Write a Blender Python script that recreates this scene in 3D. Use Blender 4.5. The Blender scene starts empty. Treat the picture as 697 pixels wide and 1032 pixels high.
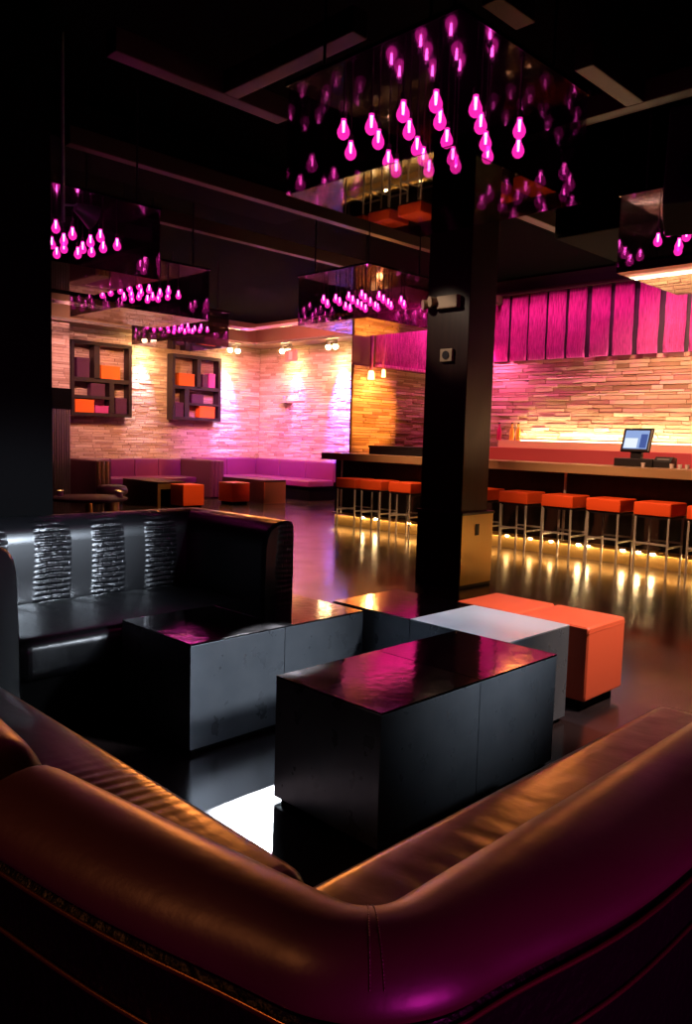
import bpy, bmesh, math, random
from mathutils import Vector, Matrix
random.seed(7)
SC = bpy.context.scene
COL = SC.collection
PI = math.pi

# ------------------------------------------------------------------ materials
def mat(name, base=(0.5, 0.5, 0.5), rough=0.5, metal=0.0, emis=None, estr=0.0, spec=0.5, bump=None, var=None, coat=0.0, rvar=None):
    m = bpy.data.materials.new(name); m.use_nodes = True
    nt = m.node_tree; b = nt.nodes['Principled BSDF']
    b.inputs['Base Color'].default_value = (*base, 1)
    b.inputs['Roughness'].default_value = rough
    b.inputs['Metallic'].default_value = metal
    b.inputs['Specular IOR Level'].default_value = spec
    b.inputs['Coat Weight'].default_value = coat
    b.inputs['Coat Roughness'].default_value = 0.1
    if emis:
        b.inputs['Emission Color'].default_value = (*emis, 1)
        b.inputs['Emission Strength'].default_value = estr
    tc = nt.nodes.new('ShaderNodeTexCoord')
    def noise(scale, detail=4, stretch=None):
        n = nt.nodes.new('ShaderNodeTexNoise')
        n.inputs['Scale'].default_value = scale; n.inputs['Detail'].default_value = detail
        if stretch:
            mp = nt.nodes.new('ShaderNodeMapping'); mp.inputs['Scale'].default_value = stretch
            nt.links.new(tc.outputs['Object'], mp.inputs['Vector']); nt.links.new(mp.outputs['Vector'], n.inputs['Vector'])
        else:
            nt.links.new(tc.outputs['Object'], n.inputs['Vector'])
        return n
    if var:                                   # (other colour, scale, stretch)
        n = noise(var[1], 5, var[2] if len(var) > 2 else None)
        r = nt.nodes.new('ShaderNodeValToRGB')
        r.color_ramp.elements[0].position = 0.35; r.color_ramp.elements[1].position = 0.68
        r.color_ramp.elements[0].color = (*base, 1); r.color_ramp.elements[1].color = (*var[0], 1)
        nt.links.new(n.outputs['Fac'], r.inputs['Fac']); nt.links.new(r.outputs['Color'], b.inputs['Base Color'])
    if rvar:                                  # (low, high, scale, stretch)
        n = noise(rvar[2], 5, rvar[3] if len(rvar) > 3 else None)
        r = nt.nodes.new('ShaderNodeMapRange')
        r.inputs['From Min'].default_value = 0.3; r.inputs['From Max'].default_value = 0.7
        r.inputs['To Min'].default_value = rvar[0]; r.inputs['To Max'].default_value = rvar[1]
        nt.links.new(n.outputs['Fac'], r.inputs['Value']); nt.links.new(r.outputs['Result'], b.inputs['Roughness'])
    if bump:                                  # (scale, strength, stretch)
        n = noise(bump[0], 4, bump[2] if len(bump) > 2 else None)
        bp = nt.nodes.new('ShaderNodeBump'); bp.inputs['Strength'].default_value = bump[1]; bp.inputs['Distance'].default_value = 0.02
        nt.links.new(n.outputs['Fac'], bp.inputs['Height']); nt.links.new(bp.outputs['Normal'], b.inputs['Normal'])
    return m

def stone_mat(name, c0, c1, c2, rough=0.8):
    m = mat(name, c0, rough, bump=(22, 0.5)); nt = m.node_tree
    g = nt.nodes.new('ShaderNodeNewGeometry'); r = nt.nodes.new('ShaderNodeValToRGB')
    e = r.color_ramp.elements; e[0].color = (*c0, 1); e[1].color = (*c2, 1); x = e.new(0.5); x.color = (*c1, 1)
    nt.links.new(g.outputs['Random Per Island'], r.inputs['Fac'])
    nt.links.new(r.outputs['Color'], nt.nodes['Principled BSDF'].inputs['Base Color'])
    return m

def croc_mat(name, base, rough, strength, axis_map):
    """embossed crocodile leather: patches of stacked horizontal scales between smooth areas"""
    m = mat(name, base, rough, spec=0.7); nt = m.node_tree; b = nt.nodes['Principled BSDF']
    tc = nt.nodes.new('ShaderNodeTexCoord'); mp = nt.nodes.new('ShaderNodeMapping')
    mp.inputs['Rotation'].default_value = axis_map
    nt.links.new(tc.outputs['Object'], mp.inputs['Vector'])
    br = nt.nodes.new('ShaderNodeTexBrick')
    br.inputs['Scale'].default_value = 1.0; br.inputs['Brick Width'].default_value = 0.062; br.inputs['Row Height'].default_value = 0.034
    br.inputs['Mortar Size'].default_value = 0.007; br.inputs['Mortar Smooth'].default_value = 1.0
    br.inputs['Color1'].default_value = (1, 1, 1, 1); br.inputs['Color2'].default_value = (.9, .9, .9, 1); br.inputs['Mortar'].default_value = (0, 0, 0, 1)
    wob = nt.nodes.new('ShaderNodeTexNoise'); wob.inputs['Scale'].default_value = 9
    nt.links.new(mp.outputs['Vector'], wob.inputs['Vector'])
    add = nt.nodes.new('ShaderNodeVectorMath'); add.operation = 'MULTIPLY_ADD'
    add.inputs[1].default_value = (0.05, 0.05, 0.05)
    nt.links.new(wob.outputs['Color'], add.inputs[0]); nt.links.new(mp.outputs['Vector'], add.inputs[2])
    nt.links.new(add.outputs['Vector'], br.inputs['Vector'])
    wv = nt.nodes.new('ShaderNodeTexWave'); wv.bands_direction = 'X'; wv.inputs['Scale'].default_value = 0.88
    wv.inputs['Distortion'].default_value = 1.2; wv.inputs['Detail Scale'].default_value = 1.5
    nt.links.new(mp.outputs['Vector'], wv.inputs['Vector'])
    rp = nt.nodes.new('ShaderNodeValToRGB'); rp.color_ramp.elements[0].position = 0.30; rp.color_ramp.elements[1].position = 0.85
    nt.links.new(wv.outputs['Color'], rp.inputs['Fac'])
    w2 = nt.nodes.new('ShaderNodeTexWave'); w2.bands_direction = 'Y'; w2.inputs['Scale'].default_value = 10.5
    w2.inputs['Distortion'].default_value = 2.2; w2.inputs['Detail Scale'].default_value = 0.6; w2.inputs['Detail'].default_value = 1.0
    nt.links.new(mp.outputs['Vector'], w2.inputs['Vector'])
    mb2 = nt.nodes.new('ShaderNodeMath'); mb2.operation = 'MULTIPLY'; mb2.inputs[1].default_value = 0.35
    nt.links.new(br.outputs['Color'], mb2.inputs[0])
    ad = nt.nodes.new('ShaderNodeMath'); ad.operation = 'ADD'
    nt.links.new(w2.outputs['Color'], ad.inputs[0]); nt.links.new(mb2.outputs['Value'], ad.inputs[1])
    sub = nt.nodes.new('ShaderNodeMath'); sub.operation = 'MULTIPLY'
    nt.links.new(ad.outputs['Value'], sub.inputs[0]); nt.links.new(rp.outputs['Color'], sub.inputs[1])
    bp = nt.nodes.new('ShaderNodeBump'); bp.inputs['Strength'].default_value = strength; bp.inputs['Distance'].default_value = 0.02
    nt.links.new(sub.outputs['Value'], bp.inputs['Height']); nt.links.new(bp.outputs['Normal'], b.inputs['Normal'])
    return m

def glass_mat(name, tint, f0=0.05):
    m = bpy.data.materials.new(name); m.use_nodes = True; nt = m.node_tree
    nt.nodes.remove(nt.nodes['Principled BSDF']); out = nt.nodes['Material Output']
    t = nt.nodes.new('ShaderNodeBsdfTransparent'); t.inputs['Color'].default_value = (*tint, 1)
    g = nt.nodes.new('ShaderNodeBsdfGlossy'); g.inputs['Roughness'].default_value = 0.015
    lw = nt.nodes.new('ShaderNodeLayerWeight'); lw.inputs['Blend'].default_value = 0.5
    pw = nt.nodes.new('ShaderNodeMath'); pw.operation = 'POWER'; pw.inputs[1].default_value = 5
    f = nt.nodes.new('ShaderNodeMapRange'); f.inputs['To Min'].default_value = f0; f.inputs['To Max'].default_value = 1.0
    nt.links.new(lw.outputs['Facing'], pw.inputs[0]); nt.links.new(pw.outputs['Value'], f.inputs['Value'])
    mx = nt.nodes.new('ShaderNodeMixShader')
    nt.links.new(f.outputs['Result'], mx.inputs['Fac']); nt.links.new(t.outputs[0], mx.inputs[1]); nt.links.new(g.outputs[0], mx.inputs[2])
    nt.links.new(mx.outputs[0], out.inputs['Surface'])
    return m

def bulb_glass_mat(name, col, strength):
    m = bpy.data.materials.new(name); m.use_nodes = True; nt = m.node_tree
    nt.nodes.remove(nt.nodes['Principled BSDF']); out = nt.nodes['Material Output']
    t = nt.nodes.new('ShaderNodeBsdfTransparent'); t.inputs['Color'].default_value = (1.0, 0.45, 0.85, 1)
    e = nt.nodes.new('ShaderNodeEmission'); e.inputs['Color'].default_value = (*col, 1); e.inputs['Strength'].default_value = strength
    mx = nt.nodes.new('ShaderNodeMixShader'); mx.inputs['Fac'].default_value = 0.55
    nt.links.new(t.outputs[0], mx.inputs[1]); nt.links.new(e.outputs[0], mx.inputs[2]); nt.links.new(mx.outputs[0], out.inputs['Surface'])
    return m

def emit(name, col, s):
    m = bpy.data.materials.new(name); m.use_nodes = True; nt = m.node_tree
    nt.nodes.remove(nt.nodes['Principled BSDF'])
    e = nt.nodes.new('ShaderNodeEmission'); e.inputs['Color'].default_value = (*col, 1); e.inputs['Strength'].default_value = s
    nt.links.new(e.outputs[0], nt.nodes['Material Output'].inputs['Surface'])
    return m

M = {}
M['floor'] = mat('polished concrete', (0.016, 0.010, 0.010), 0.2, spec=0.55, var=((0.030, 0.019, 0.018), 1.2), rvar=(0.15, 0.25, 2.2), bump=(3.0, 0.02))
M['black'] = mat('matt black paint', (0.0012, 0.0011, 0.0012), 0.8, spec=0.06)
M['ceiling'] = mat('black ceiling paint', (0.0012, 0.001, 0.0012), 0.9, spec=0.03)
M['beam'] = mat('bronze beam', (0.085, 0.045, 0.03), 0.45, metal=0.35, bump=(8, 0.05))
M['dark_wall'] = mat('dark plum paint', (0.02, 0.008, 0.012), 0.7)
M['brown_wall'] = mat('brown plaster', (0.11, 0.045, 0.02), 0.6)
M['soffit'] = mat('tan soffit paint', (0.20, 0.125, 0.06), 0.5)
M['trim'] = mat('aluminium edge', (0.75, 0.65, 0.55), 0.25, metal=0.8)
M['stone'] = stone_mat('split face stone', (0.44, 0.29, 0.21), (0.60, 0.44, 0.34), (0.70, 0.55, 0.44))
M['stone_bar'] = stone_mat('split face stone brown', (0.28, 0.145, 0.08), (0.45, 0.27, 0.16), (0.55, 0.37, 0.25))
M['mortar'] = mat('brown joint mortar', (0.22, 0.14, 0.10), 0.9)  # plain brown between the stone blocks, one even tone
M['steel'] = mat('smudged sheet steel', (0.22, 0.24, 0.27), 0.3, metal=0.6, var=((0.26, 0.28, 0.31), 9), rvar=(0.26, 0.33, 11), bump=(60, 0.02, (1, 1, .06)))
M['steel_top'] = mat('polished steel top', (0.34, 0.30, 0.31), 0.1, metal=1.0, rvar=(0.06, 0.11, 9), bump=(16, 0.03))
M['steel_pale'] = mat('brushed pale steel', (0.62, 0.64, 0.68), 0.36, metal=0.55, rvar=(0.28, 0.42, 6))
M['leather'] = mat('brown leather', (0.050, 0.020, 0.018), 0.33, spec=0.75, bump=(26, 0.05), rvar=(0.34, 0.42, 5))
M['seat_leather'] = mat('plum brown leather', (0.055, 0.028, 0.028), 0.30, spec=0.75, bump=(5.5, 0.35, (1.0, 0.6, 0.6)))
M['black_leather'] = mat('black leather', (0.005, 0.005, 0.006), 0.30, spec=0.6, bump=(7, 0.3, (1.2, .5, .5)))
M['croc'] = croc_mat('black crocodile leather', (0.006, 0.006, 0.007), 0.30, 0.5, (PI / 2, 0, 0))
M['shell'] = mat('dark hide', (0.003, 0.002, 0.003), 0.4, spec=0.22, bump=(55, 0.35))
M['croc_side'] = croc_mat('black crocodile hide', (0.006, 0.006, 0.007), 0.45, 0.6, (PI / 2, 0, PI / 2))
M['piping'] = mat('gold nail strip', (0.35, 0.18, 0.08), 0.25, metal=0.9)
M['orange'] = mat('orange vinyl', (0.85, 0.10, 0.022), 0.38, spec=0.45, bump=(14, 0.05))
M['coral'] = mat('coral orange vinyl', (0.88, 0.13, 0.05), 0.4, spec=0.45, bump=(9, 0.06))
M['chrome'] = mat('chrome', (0.72, 0.66, 0.60), 0.34, metal=0.55)
M['gold'] = mat('brushed bronze sheet', (0.62, 0.40, 0.16), 0.3, metal=0.9, bump=(40, 0.04, (1, 1, .05)))
M['counter'] = mat('tan wood counter', (0.42, 0.27, 0.14), 0.3, var=((0.30, 0.18, 0.09), 5, (1, .12, 1)))
M['wood_dark'] = mat('dark stained veneer', (0.022, 0.009, 0.007), 0.30, spec=0.5, var=((0.034, 0.014, 0.01), 4, (6, 6, .4)))
M['tier'] = mat('red lacquered shelf', (0.55, 0.07, 0.09), 0.35)
M['tier_tan'] = mat('tan wood shelf', (0.66, 0.42, 0.28), 0.4)
M['purple'] = mat('purple vinyl', (0.17, 0.022, 0.12), 0.42, bump=(10, 0.08))
M['purple_dark'] = mat('dark plum vinyl', (0.10, 0.025, 0.04), 0.5)
M['box_plum'] = mat('plum lacquer', (0.07, 0.012, 0.05), 0.5)
M['box_orange'] = mat('orange lacquer', (0.90, 0.16, 0.015), 0.45)
M['box_pink'] = mat('pink lacquer', (0.55, 0.06, 0.28), 0.45)
M['shelf_wood'] = mat('black brown shelf', (0.018, 0.008, 0.010), 0.5)
M['curtain'] = mat('magenta bead strings', (0.85, 0.16, 0.50), 0.45, spec=0.5, var=((0.24, 0.012, 0.11), 12, (9, 8, .5)), bump=(60, 0.5, (.6, 1, .5)))
M['glass'] = glass_mat('smoked glass', (0.60, 0.54, 0.58), 0.06)
M['glass_low'] = glass_mat('reflective glass', (0.55, 0.47, 0.52), 0.12)
M['mirror'] = mat('black mirror panel', (0.006, 0.004, 0.006), 0.03, spec=0.9, coat=0.6)
M['bulb'] = bulb_glass_mat('magenta bulb glass', (1.0, 0.03, 0.46), 2.4)
M['filament'] = emit('glowing filament', (1.0, 0.22, 0.70), 50)
M['socket'] = mat('lamp socket', (0.05, 0.03, 0.04), 0.4, metal=0.6)
M['warm'] = emit('warm lamp', (1.0, 0.66, 0.28), 22)
M['warm_low'] = emit('warm shade glow', (1.0, 0.52, 0.14), 5)
M['bar_lamp'] = emit('amber bar lamp', (1.0, 0.66, 0.30), 60)
M['bar_lamp_dim'] = emit('dim amber bar lamp', (1.0, 0.58, 0.22), 18)
M['blue'] = emit('blue lamp', (0.35, 0.35, 1.0), 14)
M['strip_warm'] = emit('warm light strip', (1.0, 0.80, 0.45), 6)
M['screen'] = emit('lit screen', (0.30, 0.42, 0.75), 0.5)
M['screen_white'] = emit('lit screen window', (0.85, 0.93, 1.0), 0.5)
M['screen_blue'] = emit('lit screen keys', (0.10, 0.16, 0.5), 0.35)
M['plastic'] = mat('black plastic', (0.012, 0.01, 0.014), 0.4)
M['beige'] = mat('beige plastic', (0.42, 0.30, 0.20), 0.5)
M['grey'] = mat('grey metal', (0.42, 0.41, 0.44), 0.4, metal=0.5)
M['sign'] = mat('salmon sign face', (0.75, 0.33, 0.24), 0.5)
M['cream'] = mat('cream plastic', (0.8, 0.62, 0.5), 0.5)
M['bottle'] = mat('amber glass bottle', (0.85, 0.50, 0.06), 0.1, spec=0.8)
M['bottle_red'] = mat('red glass bottle', (0.55, 0.02, 0.12), 0.12, spec=0.8)
M['steel_wall'] = mat('ribbed steel', (0.22, 0.19, 0.16), 0.35, metal=0.8)
M['speaker'] = mat('speaker cloth', (0.012, 0.010, 0.010), 0.7)
M['glassware'] = mat('clear glassware', (0.7, 0.6, 0.6), 0.08, spec=0.9)

# ------------------------------------------------------------------ mesh helpers
class MB:
    def __init__(s): s.bm = bmesh.new()
    def box(s, x0, x1, y0, y1, z0, z1, bev=0.0, seg=2):
        t = bmesh.new()
        r = bmesh.ops.create_cube(t, size=1)
        for v in t.verts:
            v.co = Vector(((x0 + x1) / 2 + v.co.x * (x1 - x0), (y0 + y1) / 2 + v.co.y * (y1 - y0), (z0 + z1) / 2 + v.co.z * (z1 - z0)))
        if bev: bmesh.ops.bevel(t, geom=t.edges[:], offset=bev, segments=seg, profile=0.6, affect='EDGES')
        s.join(t); return s
    def join(s, t, mx=None):
        me = bpy.data.meshes.new('tmp'); t.to_mesh(me); t.free()
        if mx: me.transform(mx)
        s.bm.from_mesh(me); bpy.data.meshes.remove(me); return s
    def cyl(s, p0, p1, r, r2=None, n=16):
        p0, p1 = Vector(p0), Vector(p1); d = p1 - p0
        t = bmesh.new()
        bmesh.ops.create_cone(t, cap_ends=True, segments=n, radius1=r, radius2=r if r2 is None else r2, depth=d.length)
        mx = Matrix.Translation((p0 + p1) / 2) @ d.to_track_quat('Z', 'Y').to_matrix().to_4x4()
        s.join(t, mx); return s
    def lathe(s, prof, c=(0, 0, 0), n=20):
        rings = []
        for r, z in prof:
            rings.append([s.bm.verts.new((c[0] + max(r, 1e-4) * math.cos(2 * PI * k / n), c[1] + max(r, 1e-4) * math.sin(2 * PI * k / n), c[2] + z)) for k in range(n)])
        for a, b in zip(rings, rings[1:]):
            for k in range(n): s.bm.faces.new((a[k], a[(k + 1) % n], b[(k + 1) % n], b[k]))
        s.bm.faces.new(rings[0][::-1]); s.bm.faces.new(rings[-1])
        return s
    def strip(s, rings, close=True, caps=True):
        vs = [[s.bm.verts.new(p) for p in r] for r in rings]
        n = len(vs[0])
        for a, b in zip(vs, vs[1:]):
            for k in range(n if close else n - 1):
                q = (a[k], a[(k + 1) % n], b[(k + 1) % n], b[k])
                try: s.bm.faces.new(q)
                except ValueError: pass
        if caps and close:
            s.bm.faces.new(vs[0][::-1]); s.bm.faces.new(vs[-1])
        return s
    def rot(s, mx): bmesh.ops.transform(s.bm, matrix=mx, verts=s.bm.verts[:]); return s

def build(name, mb, m, parent=None, smooth=False, subsurf=0, angle=None):
    me = bpy.data.meshes.new(name)
    bmesh.ops.recalc_face_normals(mb.bm, faces=mb.bm.faces[:])
    mb.bm.to_mesh(me); mb.bm.free()
    for x in (m if isinstance(m, (list, tuple)) else [m]): me.materials.append(x)
    o = bpy.data.objects.new(name, me); COL.objects.link(o)
    if smooth:
        for p in me.polygons: p.use_smooth = True
        if angle is not None:
            try: me.set_sharp_from_angle(angle=angle)
            except Exception: pass
    if subsurf:
        md = o.modifiers.new('smooth', 'SUBSURF'); md.levels = subsurf; md.render_levels = subsurf
    if parent: o.parent = parent
    return o

def tag(o, label, cat, group=None, kind=None):
    o['label'] = label; o['category'] = cat
    if group: o['group'] = group
    if kind: o['kind'] = kind
    return o
def thing(name, label, cat, loc=(0, 0, 0), rz=0, group=None):
    o = bpy.data.objects.new(name, None); COL.objects.link(o); o.empty_display_size = 0.1
    o.location = loc; o.rotation_euler = (0, 0, rz)
    return tag(o, label, cat, group)
def struct(name, mb, m, **k):
    o = build(name, mb, m, **k); o['kind'] = 'structure'; return o
def dup(root, loc, label, rz=None, group=None):
    r = root.copy(); COL.objects.link(r); r.location = loc; r['label'] = label
    if rz is not None: r.rotation_euler = (0, 0, rz)
    if group: r['group'] = group
    def kids(a, b):
        for ch in list(a.children):
            c = ch.copy(); COL.objects.link(c); c.parent = b; kids(ch, c)
    kids(root, r)
    return r

def ledgestone(mb, u0, u1, z0, z1, place, hmin=0.035, hmax=0.075, wmin=0.14, wmax=0.5):
    """stacked stone blocks of random length and depth; place(u, d, z) gives the world point d in front of the wall face"""
    z = z0
    while z < z1 - 1e-4:
        h = min(random.uniform(hmin, hmax), z1 - z)
        if z1 - z - h < 0.02: h = z1 - z
        u = u0
        while u < u1 - 1e-4:
            w = min(random.uniform(wmin, wmax), u1 - u)
            if u1 - u - w < 0.08: w = u1 - u
            d = random.uniform(0.004, 0.022); g = 0.0015; c = 0.006
            a = [place(u + g, 0, z + g), place(u + w - g, 0, z + g), place(u + w - g, 0, z + h - g), place(u + g, 0, z + h - g)]
            b = [place(u + g + c, d, z + g + c), place(u + w - g - c, d + random.uniform(-.006, .006), z + g + c), place(u + w - g - c, d, z + h - g - c), place(u + g + c, d + random.uniform(-.006, .006), z + h - g - c)]
            va = [mb.bm.verts.new(p) for p in a]; vb = [mb.bm.verts.new(p) for p in b]
            mb.bm.faces.new(vb)
            for k in range(4): mb.bm.faces.new((va[k], va[(k + 1) % 4], vb[(k + 1) % 4], vb[k]))
            u += w
        z += h

# ------------------------------------------------------------------ camera
f_px, yaw, pitch, roll = 790.974, 0.783173, 0.0947405, 0.0281602
fw = Vector((math.cos(yaw) * math.cos(pitch), math.sin(yaw) * math.cos(pitch), -math.sin(pitch)))
rt = Vector((math.sin(yaw), -math.cos(yaw), 0)); up = rt.cross(fw)
rt, up = math.cos(roll) * rt + math.sin(roll) * up, -math.sin(roll) * rt + math.cos(roll) * up
cam = bpy.data.cameras.new('camera'); co = bpy.data.objects.new('camera', cam); COL.objects.link(co)
co.matrix_world = Matrix(((rt.x, up.x, -fw.x, 0), (rt.y, up.y, -fw.y, 0), (rt.z, up.z, -fw.z, 1.4), (0, 0, 0, 1)))
cam.sensor_fit = 'VERTICAL'; cam.sensor_height = 36; cam.lens = f_px / 1032 * 36; cam.clip_start = 0.05
SC.camera = co

# ------------------------------------------------------------------ room shell
ZC = 4.0
struct('floor', MB().box(-4, 13.5, -4, 16.5, -0.1, 0), M['floor'])
struct('ceiling', MB().box(-4, 13.5, -4, 16.5, ZC, ZC + 0.1), M['ceiling'])
struct('wall_rear', MB().box(-4.1, -4, -4, 16.5, 0, ZC), M['black'])
struct('wall_right', MB().box(-4, 13.5, -4.1, -4, 0, ZC), M['black'])
# black return wall that blocks the left edge of the view, behind the crocodile sofa
struct('wall_left', MB().box(-4, 2.08, 4.55, 5.0, 0, ZC), M['black'])
# far wall with the shelves (plane Y = 15.5)
struct('wall_back', MB().box(2, 13.5, 15.5, 15.62, 0, ZC), M['mortar'])
mb = MB(); ledgestone(mb, 5.6, 12.4, 0.0, 3.50, lambda u, d, z: (u, 15.5 - d, z))
struct('wall_back_stone', mb, M['stone'])
# wall on the far right of the lounge (plane X = 12.4)
struct('wall_side', MB().box(12.4, 12.52, 9.2, 15.5, 0, ZC), M['mortar'])
mb = MB(); ledgestone(mb, 9.3, 15.48, 0.0, 3.50, lambda u, d, z: (12.4 - d, u, z))
struct('wall_side_stone', mb, M['stone'])
# wall behind the bar (plane X = 11) and its return (plane Y = 9)
struct('wall_bar', MB().box(11.0, 11.12, -4, 9.2, 0, ZC), M['dark_wall'])
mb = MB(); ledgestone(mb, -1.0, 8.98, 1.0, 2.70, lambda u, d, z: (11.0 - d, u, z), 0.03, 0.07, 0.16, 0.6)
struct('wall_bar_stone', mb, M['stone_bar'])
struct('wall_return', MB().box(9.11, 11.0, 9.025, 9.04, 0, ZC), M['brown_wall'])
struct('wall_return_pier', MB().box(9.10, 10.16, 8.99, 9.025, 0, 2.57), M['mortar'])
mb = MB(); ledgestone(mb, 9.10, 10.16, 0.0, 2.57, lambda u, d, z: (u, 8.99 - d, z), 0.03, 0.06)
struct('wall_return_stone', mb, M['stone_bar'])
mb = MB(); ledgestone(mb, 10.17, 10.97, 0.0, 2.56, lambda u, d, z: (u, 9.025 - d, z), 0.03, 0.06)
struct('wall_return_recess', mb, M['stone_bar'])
# pale ledge strip under the curtain of the return wall
struct('trim_1', MB().box(9.64, 10.98, 8.93, 9.025, 2.57, 2.62, 0.006), M['curtain'])
# curtain head rail behind the bar
struct('trim_2', MB().box(10.86, 11.0, -1.0, 9.0, 3.73, 3.79, 0.01), M['wood_dark'])
# stepped tan soffit along the lounge walls with metal edges
struct('trim_3', MB().box(5.0, 12.4, 14.85, 15.5, 3.50, ZC), M['soffit'])
struct('trim_4', MB().box(11.75, 12.4, 9.3, 14.85, 3.50, ZC), M['soffit'])
struct('trim_5', MB().box(5.0, 11.75, 14.80, 14.85, 3.49, 3.55), M['trim'])
struct('trim_6', MB().box(11.70, 11.75, 9.3, 14.85, 3.49, 3.55), M['trim'])
struct('trim_7', MB().box(5.0, 10.5, 13.55, 13.60, 3.60, 3.66), M['trim'])
struct('trim_8', MB().box(10.5, 10.55, 9.3, 13.60, 3.60, 3.66), M['trim'])

# exposed beams under the black ceiling
n = 9
def beam(x0, x1, y0, y1, z0=3.6, z1=3.74):
    global n
    struct('trim_%d' % n, MB().box(x0, x1, y0, y1, z0, z1, 0.008), M['beam']); n += 1
beam(2.40, 3.72, 4.38, 4.50)
beam(6.5, 9.0, 4.38, 4.50)
beam(3.16, 3.28, 3.2, 4.38)
beam(2.90, 8.4, 6.00, 6.10)
beam(4.2, 10.9, 7.42, 7.52)
beam(3.42, 3.74, 2.42, 2.54)
beam(4.36, 5.04, 2.42, 2.54)
beam(5.04, 5.16, -1.0, 2.9)
beam(7.9, 8.0, 0.0, 4.38)
struct('trim_%d' % n, MB().box(6.25, 7.4, -2.0, 3.75, 3.18, 3.95, 0.02), M['black']); n += 1      # air duct
struct('trim_%d' % n, MB().box(2.08, 5.6, 6.10, 6.75, 3.66, 3.98, 0.02), M['black']); n += 1

# ------------------------------------------------------------------ column
col = thing('column', 'dark square column with gold faced pedestal in front of the bar', 'column', (6.0, 4.44, 0))
build('shaft', MB().box(0, 0.42, 0, 0.50, 0.72, ZC, 0.006), M['wood_dark'], col)
build('pedestal', MB().box(-0.05, 0.46, -0.04, 0.49, 0, 0.70, 0.004), M['wood_dark'], col)
build('ledge', MB().box(-0.06, 0.47, -0.06, 0.50, 0.70, 0.725, 0.004), M['wood_dark'], col)
fp = build('face_panel', MB().box(-0.045, 0.455, -0.052, -0.04, 0.03, 0.70, 0.002), M['gold'], col)
ou = build('outlet', MB().box(0.165, 0.225, -0.058, -0.05, 0.50, 0.61, 0.003), M['plastic'], col); ou['label'] = 'black power outlet in the gold face'
em = thing('emergency_light', 'beige twin head emergency light high on the dark column', 'lamp', (6.0, 4.73, 2.69))
build('housing', MB().box(-0.07, -0.002, -0.19, 0.05, -0.06, 0.06, 0.012), M['beige'], em)
h1 = MB(); h1.cyl((-0.03, 0.06, 0.02), (-0.11, 0.10, 0.01), 0.035, 0.05)
build('lamp_head', h1, M['beige'], em, smooth=True, angle=0.7)
h1 = MB(); h1.cyl((-0.03, 0.14, 0.0), (-0.10, 0.19, -0.01), 0.035, 0.05)
build('lamp_head', h1, M['beige'], em, smooth=True, angle=0.7)
pl = thing('wall_speaker', 'small square beige plate speaker on the column below the emergency light', 'speaker', (6.0, 4.67, 2.2))
build('plate', MB().box(-0.035, -0.001, -0.07, 0.07, -0.06, 0.06, 0.006), M['beige'], pl)
g = MB(); g.cyl((-0.036, 0, 0), (-0.042, 0, 0), 0.04); build('grille', g, M['plastic'], pl)

# ------------------------------------------------------------------ steel cube tables
def cube_table(label, x0, x1, y0, y1, top=None, side=None):
    t = thing('cube_table', label, 'table', ((x0 + x1) / 2, (y0 + y1) / 2, 0), group='steel cube tables')
    a, b = (x1 - x0) / 2 - 0.0015, (y1 - y0) / 2 - 0.0015
    build('plinth', MB().box(-a + .02, a - .02, -b + .02, b - .02, 0, 0.025), M['black'], t)
    build('body', MB().box(-a, a, -b, b, 0.022, 0.487, 0.002), side or M['steel'], t)
    build('top', MB().box(-a, a, -b, b, 0.487, 0.495, 0.0015), top or M['steel_top'], t)
    return t
cube_table('steel cube table of the front pair, left half by the sofa corner', 1.88, 2.442, 1.68, 2.222)
cube_table('steel cube table of the front pair, right half beside the pale topped cube', 2.442, 3.003, 1.68, 2.222)
cube_table('steel cube table of the rear pair, left half below the crocodile sofa seat', 1.88, 2.415, 2.79, 3.375)
cube_table('steel cube table of the rear pair, half beside the sofa arm', 2.415, 2.955, 2.79, 3.375)
cube_table('pale brushed top steel cube table next to the coral ottomans', 3.005, 3.55, 1.925, 2.515, M['steel_pale'])
cube_table('steel cube table with magenta reflection behind the pale topped cube', 3.005, 3.55, 2.515, 3.075)

# ------------------------------------------------------------------ ottomans
def ottoman(name, label, x, y, w, d, h, m, group):
    t = thing(name, label, 'ottoman', (x + w / 2, y + d / 2, 0), group=group)
    a, b = w / 2, d / 2
    build('plinth', MB().box(-a + .04, a - .04, -b + .04, b - .04, 0, 0.055, 0.004), M['black'], t)
    c = MB(); c.box(-a, a, -b, b, 0.055, h, 0.022, 3)
    build('cushion', c, m, t, smooth=True, angle=0.6)
    for s in (-1, 1):
        p = MB(); p.box(-a + .004, a - .004, s * (b - .002) - .003, s * (b - .002) + .003, h - 0.034, h - 0.029, 0.0015)
        build('piping', p, m, t)
    return t
ottoman('ottoman', 'coral orange cube ottoman in front, beside the pale topped table', 3.72, 1.91, 0.42, 0.42, 0.455, M['coral'], 'coral ottomans')
ottoman('ottoman', 'coral orange cube ottoman behind its twin, half hidden by the tables', 3.72, 2.345, 0.42, 0.42, 0.455, M['coral'], 'coral ottomans')

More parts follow.
